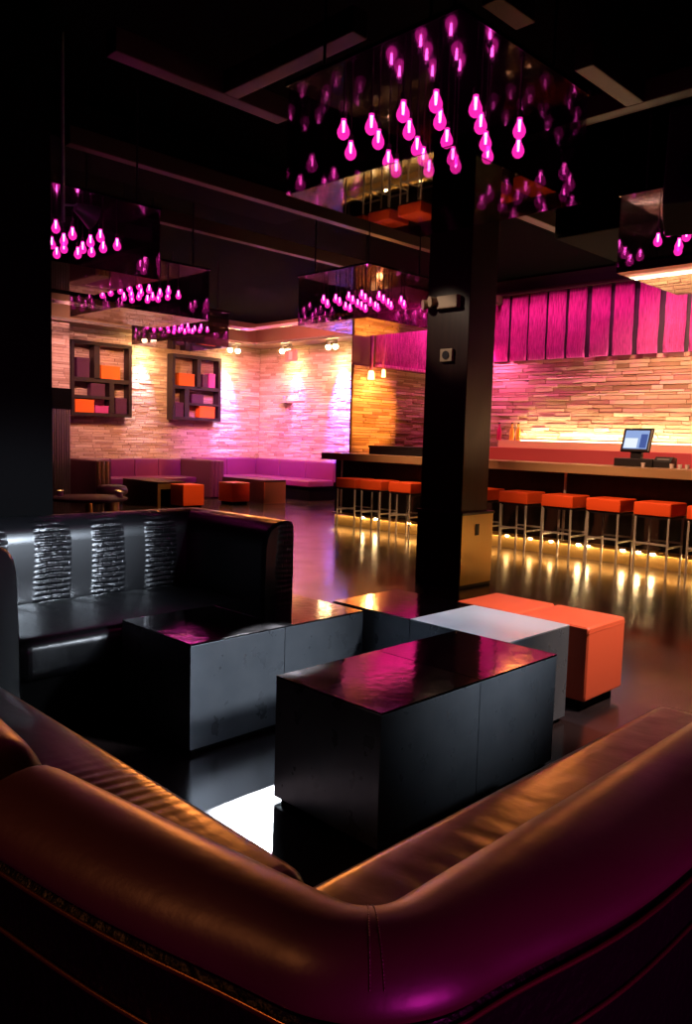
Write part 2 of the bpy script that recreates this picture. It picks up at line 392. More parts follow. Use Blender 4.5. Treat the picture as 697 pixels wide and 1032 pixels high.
# ------------------------------------------------------------------ sofa sweep helper
def arc_path(pts):
    return pts
def sweep(mb, stations, prof, end0=0.0, end1=0.0, cz=0.6, cofs=0.0):
    """stations: list of (point fn(o) -> (x, y), distance). profile of (o, z) swept along with rounded ends"""
    L = stations[-1][1]; rings = []
    for fn, s in stations:
        k = 1.0
        if end0 and s < end0: k = math.sqrt(max(0.0, 1 - (1 - s / end0) ** 2))
        if end1 and L - s < end1: k = min(k, math.sqrt(max(0.0, 1 - (1 - (L - s) / end1) ** 2)))
        k = max(k, 0.25)
        rings.append([(*fn(cofs + (o - cofs) * (0.5 + 0.5 * k)), cz + (z - cz) * k if z > cz else z) for o, z in prof])
    mb.strip(rings)
def line_st(p0, p1, nrm, ss):
    out = []; p0, p1 = Vector(p0), Vector(p1); L = (p1 - p0).length
    for s in ss:
        q = p0 + (p1 - p0) * (s / L)
        out.append((lambda o, q=q: (q.x + nrm[0] * o, q.y + nrm[1] * o), s))
    return out
def arc_st(c, r, a0, a1, s0, k=10):
    out = []
    for i in range(1, k):
        a = a0 + (a1 - a0) * i / k
        d = (math.cos(a), math.sin(a))
        m = ((a0 + a1) / 2); sx, sy = (1 if math.cos(m) > 0 else -1), (1 if math.sin(m) > 0 else -1)
        def fn(o, d=d, sx=sx, sy=sy):
            R = r + o
            if R > 0.004: return (c[0] + d[0] * R, c[1] + d[1] * R)
            return (c[0] + sx * R + d[0] * 0.004, c[1] + sy * R + d[1] * 0.004)
        out.append((fn, s0 + r * abs(a1 - a0) * i / k))
    return out

# ------------------------------------------------------------------ foreground L sofa (brown / plum leather)
ls = thing('corner_sofa', 'brown leather corner sofa with rolled back closest to the camera', 'sofa', (0, 0, 0))
PROF = [(-0.10, 0.36), (-0.095, 0.52), (-0.08, 0.69), (-0.06, 0.77), (-0.038, 0.813), (-0.006, 0.836), (0.035, 0.843), (0.09, 0.838), (0.14, 0.822), (0.172, 0.80), (0.186, 0.777), (0.178, 0.757), (0.05, 0.752), (0.0, 0.36)]
RY, r0 = 0.583, 0.08
cx, cy = 0.722, RY + r0
NL = Vector((-0.9897, -0.143)); AL = math.atan2(NL.y, NL.x) % (2 * PI)
PA = (cx + NL.x * r0, cy + NL.y * r0); dirL = Vector((NL.y, -NL.x))          # along the left wing, away from the corner
L1 = 0.67
PS = (PA[0] + dirL.x * L1, PA[1] + dirL.y * L1)
arcL = r0 * (1.5 * PI - AL)
st = []
ss = sorted(set([0, .004, .012, .025, .045, .07, .1] + [L1 * k / 14 for k in range(3, 15)]))
st += line_st(PS, PA, NL, ss)
st += arc_st((cx, cy), r0, AL, 1.5 * PI, L1, 12)
base = L1 + arcL
st += [(fn, base + s) for fn, s in line_st((cx, RY), (3.0, RY + .008), (0, -1), [0, .04, .08, .13, .18, .24, .3, .38, .48, .6, .9, 1.3, 1.8, 2.2, 2.24, 2.28])]
def taper(stations, mid, left=0.80, corner=0.60, right=0.94):
    # the rolled top is narrowest round the corner
    out = []
    for fn, s in stations:
        u = s - mid; side = left if u < 0 else right
        f = side + (corner - side) * math.exp(-(u / 0.25) ** 2)
        out.append((lambda o, fn=fn, f=f: fn(o * f if o > 0 else o), s))
    return out
st = taper(st, L1 + arcL / 2)
mb = MB(); sweep(mb, st, PROF, end0=0.05, end1=0.10, cz=0.5)
bk = build('backrest', mb, M['leather'], ls, smooth=True, angle=1.2, subsurf=1)
mb = MB(); sweep(mb, [(fn, s) for fn, s in line_st((0.715, 3.3), (0.556, 1.35), (-0.9967, 0.0817), [0, .02, .05, .12, .4, .8, 1.2, 1.6, 1.8, 1.88, 1.915, 1.935, 1.95, 1.9565])], [(o * .8 if o > 0 else o, z) for o, z in PROF], end0=0.10, end1=0.05, cz=0.5)
build('backrest', mb, M['leather'], ls, smooth=True, angle=1.2, subsurf=1)
# double stitched seam at the corner, laid on the finished surface
bpy.context.view_layer.update()
_ev = bk.evaluated_get(bpy.context.evaluated_depsgraph_get())
for da in (-0.045, 0.045):
    a = 1.265 * PI + da
    d = Vector((math.cos(a), math.sin(a), 0)); C0 = Vector((cx, cy, 0))
    ctl = [C0 + d * (r0 + (o * .6 if o > 0 else o)) + Vector((0, 0, z)) for o, z in PROF[3:10]]
    fine = [p + (q - p) * (k / 8) for p, q in zip(ctl, ctl[1:]) for k in range(8)]
    pts = []
    for p in fine:
        ok, loc, nrm, _ = _ev.closest_point_on_mesh(p)
        pts.append(loc + nrm * 0.0002)
    mb = MB()
    for p, q in zip(pts, pts[1:]):
        if (q - p).length > 1e-5: mb.cyl(p, q + (q - p) * .15, 0.0011, n=6)
    build('seam', mb, M['leather'], ls, smooth=True)
# outer shell below the roll (dark crocodile hide), gold welt line
SH = [(-0.09, 0.03), (-0.09, 0.73), (0.160, 0.753), (0.174, 0.741), (0.162, 0.722), (0.152, 0.30), (0.135, 0.03)]
full = line_st((0.715, 3.3), (PS[0], PS[1] + .02), (-0.9967, 0.0817), [0, .5, 1, 1.5, 1.9]) + [(fn, 1.97 + s) for fn, s in line_st(PS, PA, NL, [.02, .12, .22, .3, .36, .42, .48, .54, .6, L1])] + arc_st((cx, cy), r0, AL, 1.5 * PI, 1.97 + L1, 12)
b2 = 1.97 + L1 + arcL
full += [(fn, b2 + s) for fn, s in line_st((cx, RY), (3.0, RY + .008), (0, -1), [0, .05, .1, .15, .2, .25, .3, .36, .43, .5, .6, .8, 1.4, 2.28])]
full = taper(full, 1.97 + L1 + arcL / 2)
mb = MB(); sweep(mb, full, SH, cz=9); build('shell', mb, M['shell'], ls, smooth=True, angle=0.5)
for o, z, nm in ((0.176, 0.745, 'welt'), (0.164, 0.645, 'welt')):
    mb = MB()
    mb.strip([[(*fn(o + 0.004 * math.cos(q * PI / 3)), z + 0.004 * math.sin(q * PI / 3)) for q in range(6)] for fn, s in full])
    build(nm, mb, M['piping'], ls, smooth=True)
# seat bases and cushions
mb = MB(); mb.box(0.70, 1.06, 1.10, 3.3, 0.03, 0.30, 0.01); mb.box(0.70, 2.82, 0.69, 1.10, 0.03, 0.30, 0.01)
build('seat_base', mb, M['black_leather'], ls)
def cushion(x0, x1, y0, y1, z0, z1, r=0.07, crown=0.012, nx=16, ny=16, puck=None):
    """puffy cushion: bevelled box with a domed, slightly gathered top"""
    t = bmesh.new(); bmesh.ops.create_cube(t, size=1)
    for v in t.verts: v.co = Vector(((x0 + x1) / 2 + v.co.x * (x1 - x0), (y0 + y1) / 2 + v.co.y * (y1 - y0), (z0 + z1) / 2 + v.co.z * (z1 - z0)))
    bmesh.ops.bevel(t, geom=t.edges[:], offset=r, segments=5, profile=0.5, affect='EDGES')
    ax = 0 if (x1 - x0) > (y1 - y0) else 1
    lo, hi = (x0, x1) if ax == 0 else (y0, y1)
    k = max(4, int((hi - lo) / (0.009 if puck else 0.03)))
    for i in range(1, k):
        p = [0, 0, 0]; p[ax] = lo + (hi - lo) * i / k; nn = [0, 0, 0]; nn[ax] = 1
        bmesh.ops.bisect_plane(t, geom=t.verts[:] + t.edges[:] + t.faces[:], plane_co=p, plane_no=nn)
    l2, h2 = (y0, y1) if ax == 0 else (x0, x1)
    for i in range(1, 9):
        p = [0, 0, 0]; p[1 - ax] = l2 + (h2 - l2) * i / 9; nn = [0, 0, 0]; nn[1 - ax] = 1
        bmesh.ops.bisect_plane(t, geom=t.verts[:] + t.edges[:] + t.faces[:], plane_co=p, plane_no=nn)
    for v in t.verts:
        u, w = (v.co.x - x0) / (x1 - x0), (v.co.y - y0) / (y1 - y0)
        if v.co.z > (z0 + z1) / 2:
            v.co.z += crown * math.sin(PI * min(max(u, 0), 1)) * math.sin(PI * min(max(w, 0), 1))
            if puck: v.co.z += puck(v.co.x, v.co.y)
    mb = MB(); mb.join(t); return mb
def gathers(along, c, wid, amp, freq, edge, side):
    # soft folds across the cushion, strongest near the back seam
    def fn(x, y):
        s = x if along == 'x' else y; w = y if along == 'x' else x
        k = math.exp(-((s - c) / wid) ** 2) * math.exp(-max(0, (w - edge) * side) / 0.13)
        return amp * k * math.sin(s * freq + 5 * w)
    return fn
ga = gathers('y', 1.78, 0.20, 0.006, 130, 0.86, 1)
gb = gathers('x', 1.2, 0.45, 0.007, 75, 0.72, 1); gc = gathers('x', 2.15, 0.5, 0.004, 50, 0.72, 1)
build('seat_cushion', cushion(0.70, 1.142, 1.19, 3.3, 0.27, 0.455, 0.065, 0.016, puck=ga), M['seat_leather'], ls, smooth=True)
build('seat_cushion', cushion(0.70, 2.86, 0.69, 1.182, 0.27, 0.455, 0.065, 0.016, puck=lambda x, y: gb(x, y) + gc(x, y)), M['seat_leather'], ls, smooth=True)

# ------------------------------------------------------------------ black crocodile sofa
ks = thing('sofa', 'black crocodile leather sofa with high arms behind the steel tables', 'sofa', (2.09, 3.95, 0))
dx, dy = -2.09, -3.95
X0, X1, Y0, Y1 = 1.18, 3.02, 3.45, 4.43
rr = 0.09
def back_st():
    s = []
    a = line_st((X0 + dx, Y0 + dy), (X0 + dx, Y1 - rr + dy), (-1, 0), [0, .01, .03, .2, .5, .8, Y1 - rr - Y0]); s += a
    b = Y1 - rr - Y0; s += arc_st((X0 + rr + dx, Y1 - rr + dy), rr, PI, PI / 2, b, 8); b += rr * PI / 2
    s += [(f, b + q) for f, q in line_st((X0 + rr + dx, Y1 + dy), (X1 - rr + dx, Y1 + dy), (0, 1), [0, .3, .8, 1.3, X1 - X0 - 2 * rr])]; b += X1 - X0 - 2 * rr
    s += arc_st((X1 - rr + dx, Y1 - rr + dy), rr, PI / 2, 0, b, 8); b += rr * PI / 2
    s += [(f, b + q) for f, q in line_st((X1 + dx, Y1 - rr + dy), (X1 + dx, Y0 + dy), (1, 0), [0, .3, .6, .85, Y1 - rr - Y0 - .01, Y1 - rr - Y0])]
    return s
KP = [(0.0, 0.06), (0.0, 0.84), (-0.003, 0.885), (-0.012, 0.902), (-0.04, 0.909), (-0.09, 0.908), (-0.14, 0.895), (-0.185, 0.868), (-0.21, 0.83), (-0.222, 0.77), (-0.235, 0.40), (-0.235, 0.06)]
mb = MB(); sweep(mb, back_st(), KP, cz=9)
build('back_and_arms', mb, M['croc'], ks, smooth=True, angle=1.0)
for s in (0, 1):
    xa = (X0 if s == 0 else X1 - 0.235) + dx
    mb = MB()
    pr = []
    for o, z in KP: pr.append(((xa + (-o if s == 0 else 0.235 + o)), z))
    ring0 = [(x, Y0 + dy - 0.012, z) for x, z in pr]; cxm = xa + 0.1175
    ring1 = [(cxm + (x - cxm) * .9, Y0 + dy - 0.030, 0.5 + (z - 0.5) * .97) for x, z in pr]
    mb.strip([[(x, Y0 + dy + .004, z) for x, z in pr], ring0, ring1])
    build('arm_front', mb, M['croc_side'] if False else M['croc'], ks, smooth=True, angle=0.6)
build('seat_base', MB().box(X0 + .24 + dx, X1 - .24 + dx, Y0 + .04 + dy, Y1 - .2 + dy, 0.06, 0.27, 0.01), M['black'], ks)
build('seat_cushion', cushion(X0 + .225 + dx, X1 - .225 + dx, Y0 - .03 + dy, Y1 - .215 + dy, 0.25, 0.45, 0.06, 0.02,
      puck=lambda x, y: 0.005 * math.exp(-((y - .15) / .15) ** 2) * math.sin(38 * x + 8 * y)), M['black_leather'], ks, smooth=True)
build('plinth', MB().box(X0 + .05 + dx, X1 - .05 + dx, Y0 + .06 + dy, Y1 - .05 + dy, 0, 0.065), M['black'], ks)

# ------------------------------------------------------------------ bar
bar = thing('bar', 'long bar with thick tan counter and amber lit kick panel', 'bar', (8.83, 4.3, 0))
y0, y1 = -0.8 - 4.3, 9.05 - 4.3
build('front_panel', MB().box(0, 0.24, y0, y1, 0.20, 1.05), M['wood_dark'], bar)
build('worktop', MB().box(-0.33, 0.25, y0, y1, 1.05, 1.155, 0.006), M['counter'], bar)
kp = build('kick_panel', MB().box(-0.004, 0.2, y0, y1, 0.0, 0.155, 0.003), M['gold'], bar); kp['label'] = 'brushed gold panel along the floor'
build('kick_ledge', MB().box(-0.05, 0.2, y0, y1, 0.18, 0.205, 0.003), M['gold'], bar)
for yy in (8.84, 6.9, 4.92, 2.9):
    p = MB(); p.cyl((-0.07, yy - 4.3, 0.20), (-0.07, yy - 4.3, 1.05), 0.016); build('post', p, M['chrome'], bar, smooth=True, angle=.6)
BR = [8.40, 8.12, 4.72, 4.60, 4.15, 3.96, 3.79]
lampm = {}
for i, yy in enumerate(BR + [7.45, 7.1, 6.6, 6.05, 5.75, 5.4, 5.1, 3.3, 2.95, 2.5, 2.1, 1.7, 1.3, .8, .3]):
    l = MB(); l.cyl((-0.022, yy - 4.3, 0.165), (-0.012, yy - 4.3, 0.180), 0.018, n=12)
    l.lathe([(0.0, -.018), (.020, -.011), (.028, .002), (.020, .014), (0, .019)], (-0.028, yy - 4.3, 0.165), 10)
    lo = build('kick_lamp', l, M['bar_lamp'] if i < len(BR) or i in (18, 20) else M['bar_lamp_dim'], bar)
    lo['label'] = 'small amber lamp'

# back bar tiers
bb = thing('back_bar', 'stepped back bar shelf with red and tan tiers below the stone wall', 'shelf', (10.7, 4.0, 0))
build('cabinet', MB().box(-0.40, 0.24, -4.8, 4.9, 0, 1.12), M['wood_dark'], bb)
build('lower_tier', MB().box(-0.24, 0.24, -4.8, 3.30, 1.12, 1.315, 0.004), M['tier'], bb)
build('upper_tier', MB().box(0.0, 0.24, -4.8, 3.24, 1.315, 1.425, 0.004), M['tier_tan'], bb)
ls_ = build('light_strip', MB().box(0.195, 0.215, -4.8, 2.95, 1.426, 1.44), M['strip_warm'], bb); ls_['label'] = 'glowing warm strip along the wall'

bt = thing('bottle', 'amber bottle on the back bar right of the column, left of the two', 'bottle', (10.80, 7.06, 1.425), group='bottles on the back bar')
BP = [(0.0, 0), (.036, 0), (.038, .01), (.038, .15), (.03, .18), (.014, .205), (.013, .25), (.016, .252), (.016, .265), (0, .265)]
build('glass_body', MB().lathe(BP), M['bottle'], bt, smooth=True, angle=.8)
build('cap', MB().lathe([(0, .262), (.017, .262), (.017, .285), (0, .285)]), M['plastic'], bt)
dup(bt, (10.80, 6.94, 1.425), 'amber bottle on the back bar right of the column, right of the two')
br_ = dup(bt, (10.80, 7.30, 1.425), 'dark red bottle on the back bar touching the column edge')
for c in br_.children:
    if c.name.startswith('glass_body'):
        c.data = c.data.copy(); c.data.materials[0] = M['bottle_red']

# register
pos = thing('cash_register', 'touchscreen register with lit screen standing on the bar counter', 'register', (9.0, 4.15, 1.155), rz=0)
pos.scale = (1.12, 1.12, 1.12)
build('base', MB().box(-0.10, 0.08, -0.22, 0.20, 0, 0.085, 0.012), M['plastic'], pos)
build('neck', MB().box(-0.02, 0.04, -0.06, 0.06, 0.08, 0.17, 0.01), M['plastic'], pos)
tilt = Matrix.Translation((0.0, 0, 0.275)) @ Matrix.Rotation(-0.10, 4, 'Z') @ Matrix.Rotation(0.28, 4, 'Y')
mon = build('monitor', MB().box(-0.02, 0.02, -0.165, 0.165, -0.13, 0.13, 0.012).rot(tilt), M['plastic'], pos)
build('screen', MB().box(-0.0225, -0.019, -0.135, 0.135, -0.10, 0.10).rot(tilt), M['screen'], mon)
build('window', MB().box(-0.0245, -0.022, -0.02, 0.125, -0.09, 0.015).rot(tilt), M['screen_white'], mon)
build('keys', MB().box(-0.0245, -0.022, -0.125, -0.05, -0.09, 0.06).rot(tilt), M['screen_blue'], mon)
pr = thing('receipt_printer', 'black receipt printer on the counter right of the register', 'printer', (9.0, 3.80, 1.155))
pm = MB(); pm.strip([[(-.09, y, 0), (-.09, y, .07), (-.03, y, .125), (.08, y, .11), (.08, y, 0)] for y in (-.10, .10)])
build('case', pm, M['plastic'], pr); build('slot', MB().box(-.068, -.05, -.07, .07, .085, .105), M['grey'], pr)
tr = thing('condiment_tray', 'long low black tray box on the left end of the bar counter', 'box', (8.93, 7.8, 1.155))
build('tray', MB().box(-.13, .13, -.60, .50, 0, .10, .006), M['plastic'], tr)
build('lid', MB().box(-.14, .14, -.61, .51, .10, .135, .008), M['plastic'], tr)
for k, yy in enumerate((3.97, 3.64, 3.55, 3.47)):
    gl = build('glass', MB().lathe([(0, 0), (.020, 0), (.026, .05), (.023, .05), (.018, .006), (0, .006)], n=14), M['glassware'], smooth=True, angle=.6)
    gl.location = (8.80, yy, 1.156)
    tag(gl, 'small clear glass on the counter front of the register and printer', 'glass', 'glasses by the register')

# ------------------------------------------------------------------ bar stools
def make_stool(label):
    t = thing('bar_stool', label, 'stool', (0, 0, 0), group='orange bar stools')
    s = MB(); s.box(0, .42, -.41, 0, .655, .80, .022, 3)
    build('seat', s, M['orange'], t, smooth=True, angle=.6)
    build('seat_frame', MB().box(.02, .40, -.39, -.02, .63, .657), M['plastic'], t)
    for x in (.025, .395):
        for y in (-.025, -.385):
            build('leg', MB().box(x - .010, x + .010, y - .010, y + .010, 0, .64, .002), M['chrome'], t)
    for a in ((.025, .395, -.035, -.015), (.025, .395, -.395, -.375)):
        build('footrest', MB().box(a[0], a[1], a[2], a[3], .315, .335, .002), M['chrome'], t)
    for x in (.025, .395):
        build('footrest', MB().box(x - .01, x + .01, -.385, -.025, .345, .365, .002), M['chrome'], t)
    return t
stool = make_stool('orange bar stool at the far left end of the bar')
stool.location = (8.2, 8.40, 0)
for y, lb in ((7.90, 'orange bar stool second from the far left end of the bar'),
              (7.345, 'orange bar stool just left of the column'),
              (6.74, 'orange bar stool mostly hidden behind the column, left side'),
              (6.10, 'orange bar stool peeking out from the right side of the column'),
              (5.51, 'orange bar stool first fully seen right of the column'),
              (4.914, 'orange bar stool second fully seen right of the column'),
              (4.339, 'orange bar stool third right of the column, below the register'),
              (3.778, 'orange bar stool fourth right of the column, near the right edge'),
              (3.21, 'orange bar stool cut by the right edge of the photo')):
    dup(stool, (8.2, y, 0), lb)

# ------------------------------------------------------------------ string curtains
def string_panel(w, h, seed):
    rnd = random.Random(seed); mb = MB(); k = 26; rows = 10
    us = [w * i / (k * 2) for i in range(k * 2 + 1)]
    dep = [(0.018 if i % 2 else -0.012) + rnd.uniform(-.01, .01) for i in range(len(us))]
    rings = []
    front, back = [], []
    for j in range(rows + 1):
        z = h * j / rows; sw = 0.006 * math.sin(j * 1.3 + seed)
        front.append([(u + sw * (1 - j / rows), -d, z) for u, d in zip(us, dep)])
        back.append([(u + sw * (1 - j / rows), 0.035, z) for u in us])
    for j in range(rows + 1):
        rings.append(front[j] + back[j][::-1])
    mb.strip(rings)
    return mb
pans = [build('string_curtain', string_panel(0.275, 1.03, s), M['curtain']) for s in range(4)]
places = []
ys = [7.258 + .03 + 0.342 * k for k in range(1, 5)][::-1] + [7.285, 6.955, 6.617, 6.275, 5.90, 5.54, 5.165, 4.79, 4.44]
words_ = ['first', 'second', 'third', 'fourth', 'fifth', 'sixth', 'seventh', 'eighth', 'ninth', 'tenth']
vis = 0
for i, y in enumerate(ys):
    o = pans[i] if i < 4 else pans[i % 4].copy()
    if i >= 4: COL.objects.link(o)
    o.location = (10.93, y - 0.04, 2.70); o.rotation_euler = (0, 0, -PI / 2)
    if i <= 2: lb = 'magenta string curtain panel over the bar, screened by the column'
    else: lb = 'magenta string curtain panel over the bar, %s panel to the right of the column' % words_[i - 3]
    tag(o, lb, 'curtain', 'string curtains over the bar')
xs = [9.66, 9.925, 10.19, 10.455, 10.72]
w2 = ['leftmost', 'second from left', 'middle', 'second from right', 'rightmost, touching the column']
for i, x in enumerate(xs):
    o = pans[(i + 1) % 4].copy(); COL.objects.link(o); o.location = (x, 8.99, 2.60); o.rotation_euler = (0, 0, 0); o.scale = (0.94, 1, 1.1)
    tag(o, 'magenta string curtain panel left of the column, %s of five' % w2[i], 'curtain', 'string curtains left of the column')

# ------------------------------------------------------------------ pendant lamp at the bar end
pd = thing('pendant_lamp', 'glowing amber pendant lamp in front of the orange lit stone', 'lamp', (9.39, 8.86, 2.35))
build('shade', MB().lathe([(0.0, .14), (.03, .14), (.045, .12), (.055, 0.0), (.05, 0.0), (.04, .11), (0, .12)], n=20), M['warm_low'], pd, smooth=True, angle=.7)
p = MB(); p.cyl((0, 0, .13), (0, 0, ZC - 2.35), .006, n=8); build('cord', p, M['plastic'], pd)
tb = MB(); tb.cyl((0, 0, .16), (0, 0, 1.0), .028, n=14); build('sleeve', tb, M['curtain'], pd, smooth=True, angle=.6)
dup(pd, (9.62, 8.80, 2.40), 'smaller dimmer pendant lamp right of the bright amber pendant').scale = (.62, .62, .9)

# ------------------------------------------------------------------ chandeliers
BUL = [(2.719, 2.796), (2.937, 2.964), (2.762, 2.654), (2.92, 2.756), (3.158, 2.904), (3.289, 2.964), (2.748, 2.446), (2.923, 2.56), (3.114, 2.671), (3.242, 2.737), (3.403, 2.829),
       (2.762, 2.271), (2.925, 2.377), (3.127, 2.494), (3.341, 2.621), (3.446, 2.681), (2.916, 2.172), (3.084, 2.264), (3.28, 2.374), (3.433, 2.468), (3.249, 2.162), (3.462, 2.305)]
ch = thing('chandelier', 'large glass box chandelier of magenta bulbs in front of the column', 'chandelier', (3.165, 2.59, 2.6), group='glass box chandeliers')
S, HB = 0.525, 0.52
build('mirror_top', MB().box(-S - .01, S + .01, -S - .01, S + .01, HB, HB + .02), M['mirror'], ch)
for a in ((-S, -S + .006, -S, S), (S - .006, S, -S, S), (-S + .006, S - .006, -S, -S + .006), (-S + .006, S - .006, S - .006, S)):
    build('glass_side', MB().box(*a, 0, HB), M['glass'], ch)
build('glass_bottom', MB().box(-S + .007, S - .007, -S + .007, S - .007, 0.0, .006), M['glass_low'], ch)
for sx in (-1, 1):
    for sy in (-1, 1):
        p = MB(); p.cyl((sx * .4, sy * .4, HB + .02), (sx * .4, sy * .4, ZC - 2.6), .008, n=8); build('hanger', p, M['socket'], ch)
bm_, sm_, fm_ = None, None, None
ENV = [(0.0, -.036), (.012, -.034), (.024, -.024), (.0305, -.008), (.029, .008), (.021, .026), (.014, .042), (.0125, .058), (0.0, .059)]
for k, (x, y) in enumerate(BUL):
    loc = (x - 3.165, y - 2.59, 0.25)
    if bm_ is None:
        b = build('bulb', MB().lathe(ENV, n=18), M['bulb'], ch, smooth=True); bm_ = b
        fl = build('filament', MB().lathe([(0, -.004), (.005, -.002), (.0065, .02), (.0075, .05), (.0, .053)], n=10), M['filament'], b, smooth=True); fm_ = fl
        so = MB(); so.cyl((0, 0, .059), (0, 0, .088), .0145, n=14); so.cyl((0, 0, .088), (0, 0, .268), .004, n=8)
        so = build('socket', so, M['socket'], b, smooth=True, angle=.6); sm_ = so
    else:
        b = bm_.copy(); COL.objects.link(b); b.parent = ch
        for q in (fm_, sm_):
            c = q.copy(); COL.objects.link(c); c.parent = b
    b.location = loc
for loc, rz, lb in (((2.80, 5.92, 2.56), 0, 'magenta bulb glass chandelier at the left beside the black wall'),
                    ((4.45, 7.62, 2.6), 0, 'magenta bulb glass chandelier above the left wall shelf'),
                    ((6.80, 10.45, 2.72), 0, 'smallest farthest chandelier of pink bulbs above the right wall shelf'),
                    ((6.30, 6.05, 2.6), 0, 'magenta bulb glass chandelier just left of the column top'),
                    ((5.83, 2.15, 2.6), 0, 'magenta bulb glass chandelier at the right edge before the string curtain')):
    dup(ch, loc, lb, rz)

# ------------------------------------------------------------------ wall shelves with boxes
def wall_shelf(label, x0, x1, z0, z1, lay):
    t = thing('cubby_shelf', label, 'shelf', ((x0 + x1) / 2, 15.45, z0), group='dark cubby shelves')
    W, H = x1 - x0, z1 - z0; a = W / 2; e = .07; D0, D1 = -.22, 0.0
    build('side_panel', MB().box(-a, -a + e, D0, D1, 0, H), M['shelf_wood'], t); build('side_panel', MB().box(a - e, a, D0, D1, 0, H), M['shelf_wood'], t)
    build('board', MB().box(-a + e, a - e, D0, D1, 0, e), M['shelf_wood'], t); build('board', MB().box(-a + e, a - e, D0, D1, H - e, H), M['shelf_wood'], t)
    for k, (u0, u1, v0, v1) in enumerate(lay):
        build('divider' if (u1 - u0) < (v1 - v0) else 'board', MB().box(-a + u0 * W, -a + u1 * W, D0 + .005, D1, v0 * H, v1 * H), M['shelf_wood'], t)
    return t, x0, z0, W, H
def decor(base, u0, u1, v, hgt, m, label, mid=15.335, dep=.17):
    t, x0, z0, W, H = base
    b = thing('decor_box', label, 'box', (x0 + (u0 + u1) / 2 * W, mid, z0 + v * H), group='boxes on the wall shelves')
    w = (u1 - u0) * W / 2
    build('body', MB().box(-w, w, -dep / 2, dep / 2, 0, hgt * H * .82, .004), m, b)
    build('lid', MB().box(-w - .004, w + .004, -dep / 2 - .004, dep / 2 + .004, hgt * H * .82, hgt * H, .004), m, b)
s1 = wall_shelf('dark cubby shelf on the stone wall, nearer the left edge', 7.36, 8.72, 1.69, 3.21,
   [(.37, .46, .50, .95), (.03, .97, .46, .515), (.62, .70, .05, .46), (.04, .62, .235, .275)])
decor(s1, .10, .30, .515, .26, M['box_plum'], 'tall plum box, top left cell of the left wall shelf')
decor(s1, .49, .80, .515, .18, M['box_orange'], 'orange box, top right cell of the left wall shelf')
decor(s1, .32, .55, .275, .17, M['box_plum'], 'plum box, middle cell of the left wall shelf')
decor(s1, .07, .37, .047, .175, M['box_orange'], 'orange box, bottom left cell of the left wall shelf')
decor(s1, .39, .61, .047, .10, M['box_pink'], 'low pink box beside the orange one, left wall shelf bottom')
decor(s1, .73, .92, .047, .22, M['box_plum'], 'dark plum box, bottom right cell of the left wall shelf')
s2 = wall_shelf('dark cubby shelf on the stone wall, nearer the room corner', 9.72, 11.04, 1.69, 3.15,
   [(.50, .57, .50, .95), (.04, .97, .475, .525), (.25, .34, .05, .475), (.34, .97, .235, .27)])
decor(s2, .14, .45, .525, .19, M['box_orange'], 'orange box, top left cell of the right wall shelf')
decor(s2, .62, .72, .525, .20, M['box_plum'], 'thin dark box, top right cell of the right wall shelf')
decor(s2, .75, .88, .525, .22, M['box_pink'], 'narrow pink box, top right cell of the right wall shelf')
decor(s2, .40, .64, .27, .135, M['box_plum'], 'wide plum box, middle cell of the right wall shelf')
decor(s2, .56, .88, .047, .18, M['box_orange'], 'orange box, bottom cell of the right wall shelf')
decor(s2, .07, .23, .047, .22, M['box_plum'], 'dark plum box, bottom left cell of the right wall shelf')

# pier beside the left shelf
pi_ = thing('pier', 'narrow wall pier with stone top and ribbed steel base at left', 'pier', (7.0, 15.16, 0))
build('core', MB().box(-.2, .2, -.2, .28, 0, 3.6), M['mortar'], pi_)
mb = MB(); ledgestone(mb, -.2, .2, 2.2, 3.6, lambda u, d, z: (u, -.2 - d, z)); build('stone_face', mb, M['stone'], pi_)
build('band', MB().box(-.22, .22, -.25, -.2, 1.80, 2.2, .004), M['black'], pi_)
mb = MB()
for k in range(8): mb.cyl((-.175 + .05 * k, -.21, .02), (-.175 + .05 * k, -.21, 1.8), .026, n=10)
build('ribbed_base', mb, M['steel_wall'], pi_, smooth=True, angle=.8)

# ------------------------------------------------------------------ far banquettes
def ribs(mb, x0, x1, y, z0, z1, r=.045):
    k = int((x1 - x0) / (2 * r))
    for i in range(k): mb.cyl((x0 + r + 2 * r * i, y, z0), (x0 + r + 2 * r * i, y, z1), r, n=10)
bq = thing('banquette', 'purple banquette booth below the shelves with a ribbed end', 'banquette', (8.76, 14.98, 0), group='far banquettes')
build('base', MB().box(-1.15, 1.2, -.38, .46, 0, .30), M['black'], bq)
build('seat', MB().box(-1.12, 1.17, -.42, .30, .30, .44, .04, 3), M['purple'], bq, smooth=True, angle=.6)
for k in range(4):
    a = -1.14 + k * .582; build('backrest', MB().box(a, a + .578, .22, .44, .40, .82, .045, 3), M['purple'], bq, smooth=True, angle=.6)
for xa, xb, m_ in ((-1.47, -1.14, 'gold'), (1.19, 1.56, 'purple_dark')):
    e_ = build('end_wall', MB().box(xa, xb, -.90, .46, 0, .82, .03), M['purple_dark'], bq)
    mb = MB(); ribs(mb, xa + .01, xb - .01, -.90, .03, .80); build('ribbed_face', mb, M[m_], bq, smooth=True, angle=.8)
bq2 = thing('banquette', 'purple corner banquette in the room corner behind the gold table', 'banquette', (11.9, 13.9, 0), group='far banquettes')
build('base', MB().box(-.45, .4, -1.35, 1.5, 0, .30).box(-1.55, -.45, .70, 1.5, 0, .30), M['black'], bq2)
build('seat', MB().box(-.52, .25, -1.40, 1.35, .30, .44, .04, 3), M['purple'], bq2, smooth=True, angle=.6)
build('seat', MB().box(-1.55, -.53, .62, 1.35, .30, .44, .04, 3), M['purple'], bq2, smooth=True, angle=.6)
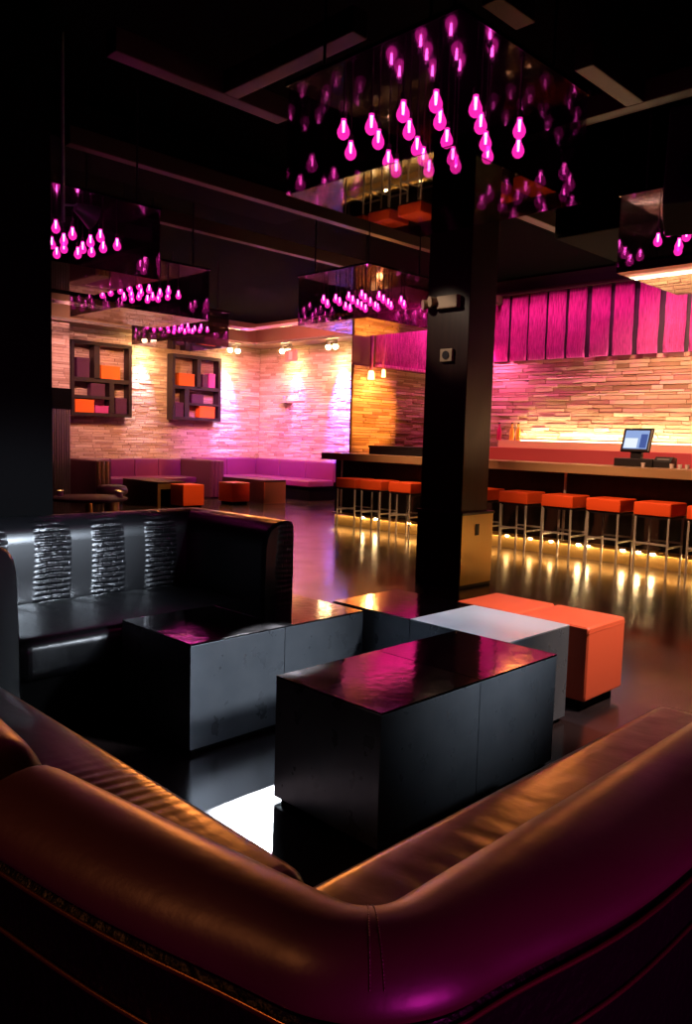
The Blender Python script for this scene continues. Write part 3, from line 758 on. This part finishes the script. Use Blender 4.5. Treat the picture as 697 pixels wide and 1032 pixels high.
for k in range(3):
    a = -1.42 + k * .93; build('backrest', MB().box(.2, .44, a, a + .925, .40, .84, .045, 3), M['purple'], bq2, smooth=True, angle=.6)
for k in range(2):
    a = -1.55 + k * .88; build('backrest', MB().box(a, a + .872, 1.30, 1.53, .40, .84, .045, 3), M['purple'], bq2, smooth=True, angle=.6)

# far tables and ottomans
def far_table(label, x0, x1, y0, y1, open_front):
    t = thing('lounge_table', label, 'table', (x0, y0, 0), group='far lounge tables')
    w, d = x1 - x0, y1 - y0
    build('top', MB().box(0, w, 0, d, .44, .48, .003), M['wood_dark'], t)
    build('side', MB().box(0, .05, .02, d, 0, .44), M['wood_dark'], t)
    build('side', MB().box(w - .05, w, .02, d, 0, .44), M['wood_dark'], t)
    if open_front:
        build('front_frame', MB().box(0, .06, 0, .02, 0, .44).box(w - .06, w, 0, .02, 0, .44).box(.06, w - .06, 0, .02, .34, .44), M['gold'], t)
        build('rear_panel', MB().box(.05, w - .05, d - .05, d, 0, .44), M['wood_dark'], t)
    else:
        build('front_panel', MB().box(0, w, 0, .02, 0, .44), M['gold'], t)
    return t
far_table('dark lounge table with gold front frame beside the bright orange ottoman', 7.82, 8.42, 12.72, 14.0, True)
far_table('dark lounge table with solid gold front before the corner banquette', 10.14, 10.70, 12.45, 13.9, False)
ottoman('ottoman', 'bright orange cube ottoman tucked at the gold framed table', 8.06, 12.24, 0.46, 0.44, 0.45, M['orange'], 'far orange ottomans')
ottoman('ottoman', 'darker orange cube ottoman left of the solid gold table', 9.40, 12.55, 0.44, 0.46, 0.44, M['orange'], 'far orange ottomans')
pf = thing('pouf', 'round beige cushioned stool on gold drum base at far left', 'stool', (6.50, 12.0, 0))
build('cushion', MB().lathe([(0, .34), (.22, .34), (.255, .37), (.26, .42), (.235, .48), (.15, .505), (0, .51)], n=28), M['beige'], pf, smooth=True)
build('base', MB().lathe([(0, 0), (.14, 0), (.125, .06), (.12, .3), (.15, .35), (0, .35)], n=24), M['gold'], pf, smooth=True, angle=.6)
rt_ = thing('cocktail_table', 'low dark round table with purple sheen behind the crocodile sofa', 'table', (5.15, 10.15, 0))
build('top', MB().lathe([(0, .44), (.5, .44), (.52, .455), (.52, .475), (.5, .485), (0, .485)], n=36), M['box_plum'], rt_, smooth=True, angle=.6)
build('pedestal', MB().lathe([(0, 0), (.3, 0), (.3, .02), (.06, .05), (.05, .44), (0, .44)], n=20), M['gold'], rt_, smooth=True, angle=.6)
cd = thing('candle_holder', 'small glowing candle holder at the left of the round table', 'candle', (4.85, 10.38, .485), group='candles on the round table')
build('cup', MB().lathe([(0, 0), (.035, 0), (.045, .08), (.041, .08), (.031, .008), (0, .008)], n=16), M['glassware'], cd, smooth=True, angle=.6)
build('flame', MB().lathe([(0, .012), (.02, .02), (.026, .035), (.012, .07), (0, .085)], n=12), M['warm_low'], cd, smooth=True)
dup(cd, (5.50, 9.92, .485), 'small glowing candle holder at the right of the round table, nearer')
dup(cd, (5.56, 10.08, .485), 'small glowing candle holder at the right of the round table, farther')

# ------------------------------------------------------------------ lamps on the lounge walls
def track_lamp(label, loc, rz, blue=True):
    t = thing('track_lamp', label, 'lamp', loc, rz=rz, group='twin wall lamps under the soffit')
    build('bracket', MB().box(-.16, .16, -.03, .03, .11, .15, .004), M['grey'], t)
    for sx in (-.11, .11):
        b = MB(); b.cyl((sx, 0, .12), (sx, 0, .03), .035, .05); h = build('lamp_head', b, M['grey'], t, smooth=True, angle=.6)
        build('bulb', MB().lathe([(0, -.07), (.045, -.05), (.066, 0), (.045, .04), (0, .05)], (sx, 0, .0), 14), M['warm'], h, smooth=True)
    return t
track_lamp('twin warm wall lamp left of the room corner seam', (11.3, 15.1, 3.36), 0)
track_lamp('twin warm wall lamp beside the salmon sign', (12.0, 14.08, 3.36), PI / 2)
track_lamp('twin warm wall lamp above the blue lit stone, next to the bar', (12.0, 12.52, 3.36), PI / 2)
track_lamp('twin warm wall lamp between the two wall shelves', (9.05, 15.1, 3.34), 0)
sg = thing('wall_sign', 'salmon box sign hanging under the soffit', 'sign', (11.9, 13.75, 3.22), rz=0)
build('case', MB().box(-.03, .03, -.19, .19, -.13, .13, .008), M['sign'], sg)
build('face', MB().box(-.034, -.03, -.07, .05, -.09, .09), M['cream'], sg)
p = MB(); p.cyl((0, 0, .13), (0, 0, .4), .012, n=8); build('stem', p, M['grey'], sg)
wu = thing('wall_uplight', 'small grey uplight fixture in the middle of the pink lit stone', 'lamp', (12.33, 14.38, 2.22))
build('body', MB().box(-.14, .06, -.17, .17, -.05, .02, .01), M['beige'], wu)
b = MB(); b.cyl((-.05, .05, .01), (-.05, .02, .12), .04, .05); build('lamp_head', b, M['grey'], wu, smooth=True, angle=.6)
sl = thing('stage_light', 'grey hanging stage light with yoke at the left chandelier', 'lamp', (2.50, 5.22, 2.84))
p = MB(); p.cyl((-.03, 0, -.05), (-.03, 0, ZC - 2.84), .014, n=8); build('pipe', p, M['grey'], sl)
b = MB(); b.lathe([(0, 0), (.03, 0), (.045, .05), (.085, .14), (.08, .14), (.04, .06), (0, .03)], n=20).rot(Matrix.Translation((.05, -.02, .06)) @ Matrix.Rotation(1.9, 4, 'Y'))
build('can', b, M['grey'], sl, smooth=True, angle=.6)
p = MB(); p.cyl((-.03, 0, .06), (.17, -.03, .09), .008, n=8); build('yoke', p, M['grey'], sl)
sp = thing('loudspeaker', 'black loudspeaker hanging tilted at the top right edge', 'speaker', (4.32, 1.70, 2.85))
RM = Matrix.Rotation(.35, 4, 'Z') @ Matrix.Rotation(.3, 4, 'Y')
build('cabinet', MB().box(-.16, .16, -.20, .20, -.28, .28, .012).rot(RM), M['speaker'], sp)
b = MB(); b.cyl((-.163, 0, -.10), (-.17, 0, -.10), .13, n=24); b.rot(RM); build('woofer', b, M['plastic'], sp)
b = MB(); b.cyl((-.163, 0, .17), (-.17, 0, .17), .05, n=20); b.rot(RM); build('tweeter', b, M['grey'], sp)
p = MB(); p.cyl((0, 0, .25), (0, 0, ZC - 2.85), .012, n=8); build('bracket', p, M['grey'], sp)

# ------------------------------------------------------------------ light
def spot(name, loc, tgt, col, w, size, blend=0.6, rad=0.06):
    l = bpy.data.lights.new(name, 'SPOT'); l.energy = w; l.color = col; l.spot_size = math.radians(size); l.spot_blend = blend; l.shadow_soft_size = rad
    o = bpy.data.objects.new(name, l); COL.objects.link(o); o.location = loc
    o.rotation_euler = (Vector(tgt) - Vector(loc)).to_track_quat('-Z', 'Y').to_euler(); return o
def point(name, loc, col, w, rad=0.04):
    l = bpy.data.lights.new(name, 'POINT'); l.energy = w; l.color = col; l.shadow_soft_size = rad
    o = bpy.data.objects.new(name, l); COL.objects.link(o); o.location = loc; return o
def area(name, loc, tgt, sx, sy, col, w, upv='Y'):
    l = bpy.data.lights.new(name, 'AREA'); l.shape = 'RECTANGLE'; l.size = sx; l.size_y = sy; l.energy = w; l.color = col
    o = bpy.data.objects.new(name, l); COL.objects.link(o); o.location = loc
    o.rotation_euler = (Vector(tgt) - Vector(loc)).to_track_quat('-Z', upv).to_euler(); return o
MAG = (1.0, 0.08, 0.48); WARM = (1.0, 0.60, 0.28); ORG = (1.0, 0.40, 0.09); COOL = (0.72, 0.84, 1.0); BLUE = (0.25, 0.25, 1.0)
# lounge wall lamps: warm wash, with a blue or violet beam straight down
for (x, y, nx, ny, bl, bw) in ((11.3, 15.1, 0, 1, (.30, .28, 1), 900), (12.0, 14.08, 1, 0, (.75, .25, 1), 200), (12.0, 12.52, 1, 0, (.06, .10, 1), 3000), (9.05, 15.1, 0, 1, (.8, .6, 1), 150)):
    spot('lamp_wash', (x, y, 3.36), (x + nx * .3, y + ny * .3, 0), WARM, 75, 150, 1.0, .05)
    spot('lamp_beam', (x, y, 3.38), (x + nx * .36, y + ny * .36, 2.35), bl, bw, 40, .9, .03)
# pink general glow on the lounge stone
spot('pink_wash', (8.6, 11.2, 3.9), (12.4, 13.4, 1.6), (1.0, .22, .28), 1200, 84, 1.0, .1)
spot('violet_wash', (9.6, 12.4, 3.9), (12.2, 15.2, .4), (.45, .08, 1.0), 600, 66, 1.0, .1)
spot('pink_shelf_wash', (6.4, 12.4, 3.9), (8.6, 15.5, 2.0), (1.0, .42, .38), 360, 80, 1.0, .1)
spot('orange_box_wash', (8.9, 11.9, 3.8), (9.2, 15.4, 2.2), ORG, 200, 60, 1.0, .1)
spot('ottoman_spot', (8.2, 10.2, 3.8), (8.4, 12.3, .3), (1.0, .5, .2), 260, 26, .6, .04)
# curtain washes
_c = area('curtain_strip', (10.56, 4.4, 3.93), (10.95, 4.4, 3.05), 9.0, .06, (1.0, .12, .50), 46); _c.data.spread = math.radians(75)
area('curtain_strip', (10.0, 8.55, 3.93), (10.0, 9.02, 3.0), 1.8, .06, (1.0, .12, .50), 22)
spot('curtain_front', (7.6, 5.2, 3.3), (11, 5.2, 3.35), (1.0, .14, .5), 40, 60, .6, .1)
spot('stone_pink', (10.55, 7.55, 2.95), (11.0, 7.3, 2.4), (1.0, .15, .55), 50, 110, 1.0, .04)
# back bar strip
area('bar_strip', (10.90, 3.0, 1.46), (10.96, 3.0, 2.2), 8.0, .03, (1.0, .78, .45), 62)
spot('bar_top', (9.6, 4.2, 3.9), (10.9, 4.2, 1.6), (1.0, .60, .36), 260, 110, 1.0, .1)
spot('bar_top', (9.5, 7.0, 3.9), (9.3, 7.0, 1.1), (1.0, .55, .3), 110, 70, 1.0, .1)
point('pendant', (9.39, 8.74, 2.26), ORG, 10, .05)
spot('pier_orange', (8.9, 5.6, 3.0), (9.50, 9.0, 1.85), (1.0, .36, .05), 900, 24, .6, .05)  # extra unseen spot added to turn the pier orange beyond the pendant's reach
# amber glow under the bar
area('kick_glow', (8.77, 4.3, 0.165), (8.80, 4.3, 0.0), 9.6, .03, (1.0, .58, .2), 26)
# unseen spots added to brighten the bar counter edge and stool fronts
spot('stool_fill', (6.0, 6.9, 3.3), (8.4, 6.2, .9), (1.0, .52, .26), 260, 75, 1.0, .1)
spot('stool_fill', (6.0, 4.0, 3.3), (8.4, 3.6, .9), (1.0, .52, .26), 300, 75, 1.0, .1)
# lounge seating group
spot('cool_floor', (4.9, 5.7, 3.6), (1.74, 2.04, 0), (.86, .92, 1.0), 7500, 5.6, .3, .03)
spot('cool_top', (3.6, 4.8, 3.7), (3.25, 2.3, .5), COOL, 380, 15, .7, .08)  # separate unseen spot added to whiten the pale table top
spot('cool_back', (2.5, 6.3, 3.5), (1.9, 3.5, .4), COOL, 200, 20, .7, .10)
spot('cool_sofa', (3.4, -1.6, 2.9), (1.95, 4.05, .85), COOL, 1300, 15, .8, .20)  # unseen fill added from behind the viewpoint for sheen on the sofa back
spot('cool_table', (4.2, -1.8, 2.9), (2.3, 2.6, .32), (.80, .88, 1.0), 620, 16, 1.0, .25)  # unseen cool fill added to lift the steel table fronts
spot('coral_spot', (4.4, .4, 3.6), (3.9, 2.1, .4), (1.0, .78, .7), 420, 26, .7, .08)
spot('orange_fill', (8.6, 11.0, 3.3), (.75, 1.3, .75), (1.0, .28, .05), 330, 10, .9, .3)  # unseen fill, stands in for lit walls mirrored along the left backrest
spot('orange_fill', (9.0, 5.6, 3.1), (1.25, .75, .75), (1.0, .28, .05), 52, 14, .9, .3)  # second added fill, for the orange edge of the right backrest
spot('magenta_rear', (.45, -2.6, .72), (.92, .45, .77), (1.0, .02, .60), 240, 30, 1.0, .8)  # unseen low magenta source added to tint the sofa's outer rim
spot('amber_side', (-1.6, 1.6, 3.2), (.5, 1.15, .8), (1.0, .30, .08), 34, 26, 1.0, .3)  # small warm fill added for the left wing's outer face
spot('plate_fill', (4.2, 5.7, 3.5), (5.95, 4.72, 2.45), (1.0, .75, .55), 60, 19, .7, .05)  # added only to brighten the emergency light and plate speaker


w = bpy.data.worlds.new('World'); SC.world = w; w.use_nodes = True
w.node_tree.nodes['Background'].inputs['Color'].default_value = (0.02, 0.01, 0.015, 1)
w.node_tree.nodes['Background'].inputs['Strength'].default_value = 0.02

vs = SC.view_settings
SC.display_settings.display_device = 'sRGB'
vs.view_transform = 'Standard'; vs.look = 'None'; vs.exposure = 1.0; vs.gamma = 1.0; vs.use_curve_mapping = False
SC.cycles.use_denoising = True
SC.cycles.max_bounces = 10; SC.cycles.transparent_max_bounces = 24
SC.cycles.caustics_reflective = False; SC.cycles.caustics_refractive = False
SC.cycles.sample_clamp_indirect = 4.0
SC.cycles.use_light_tree = True
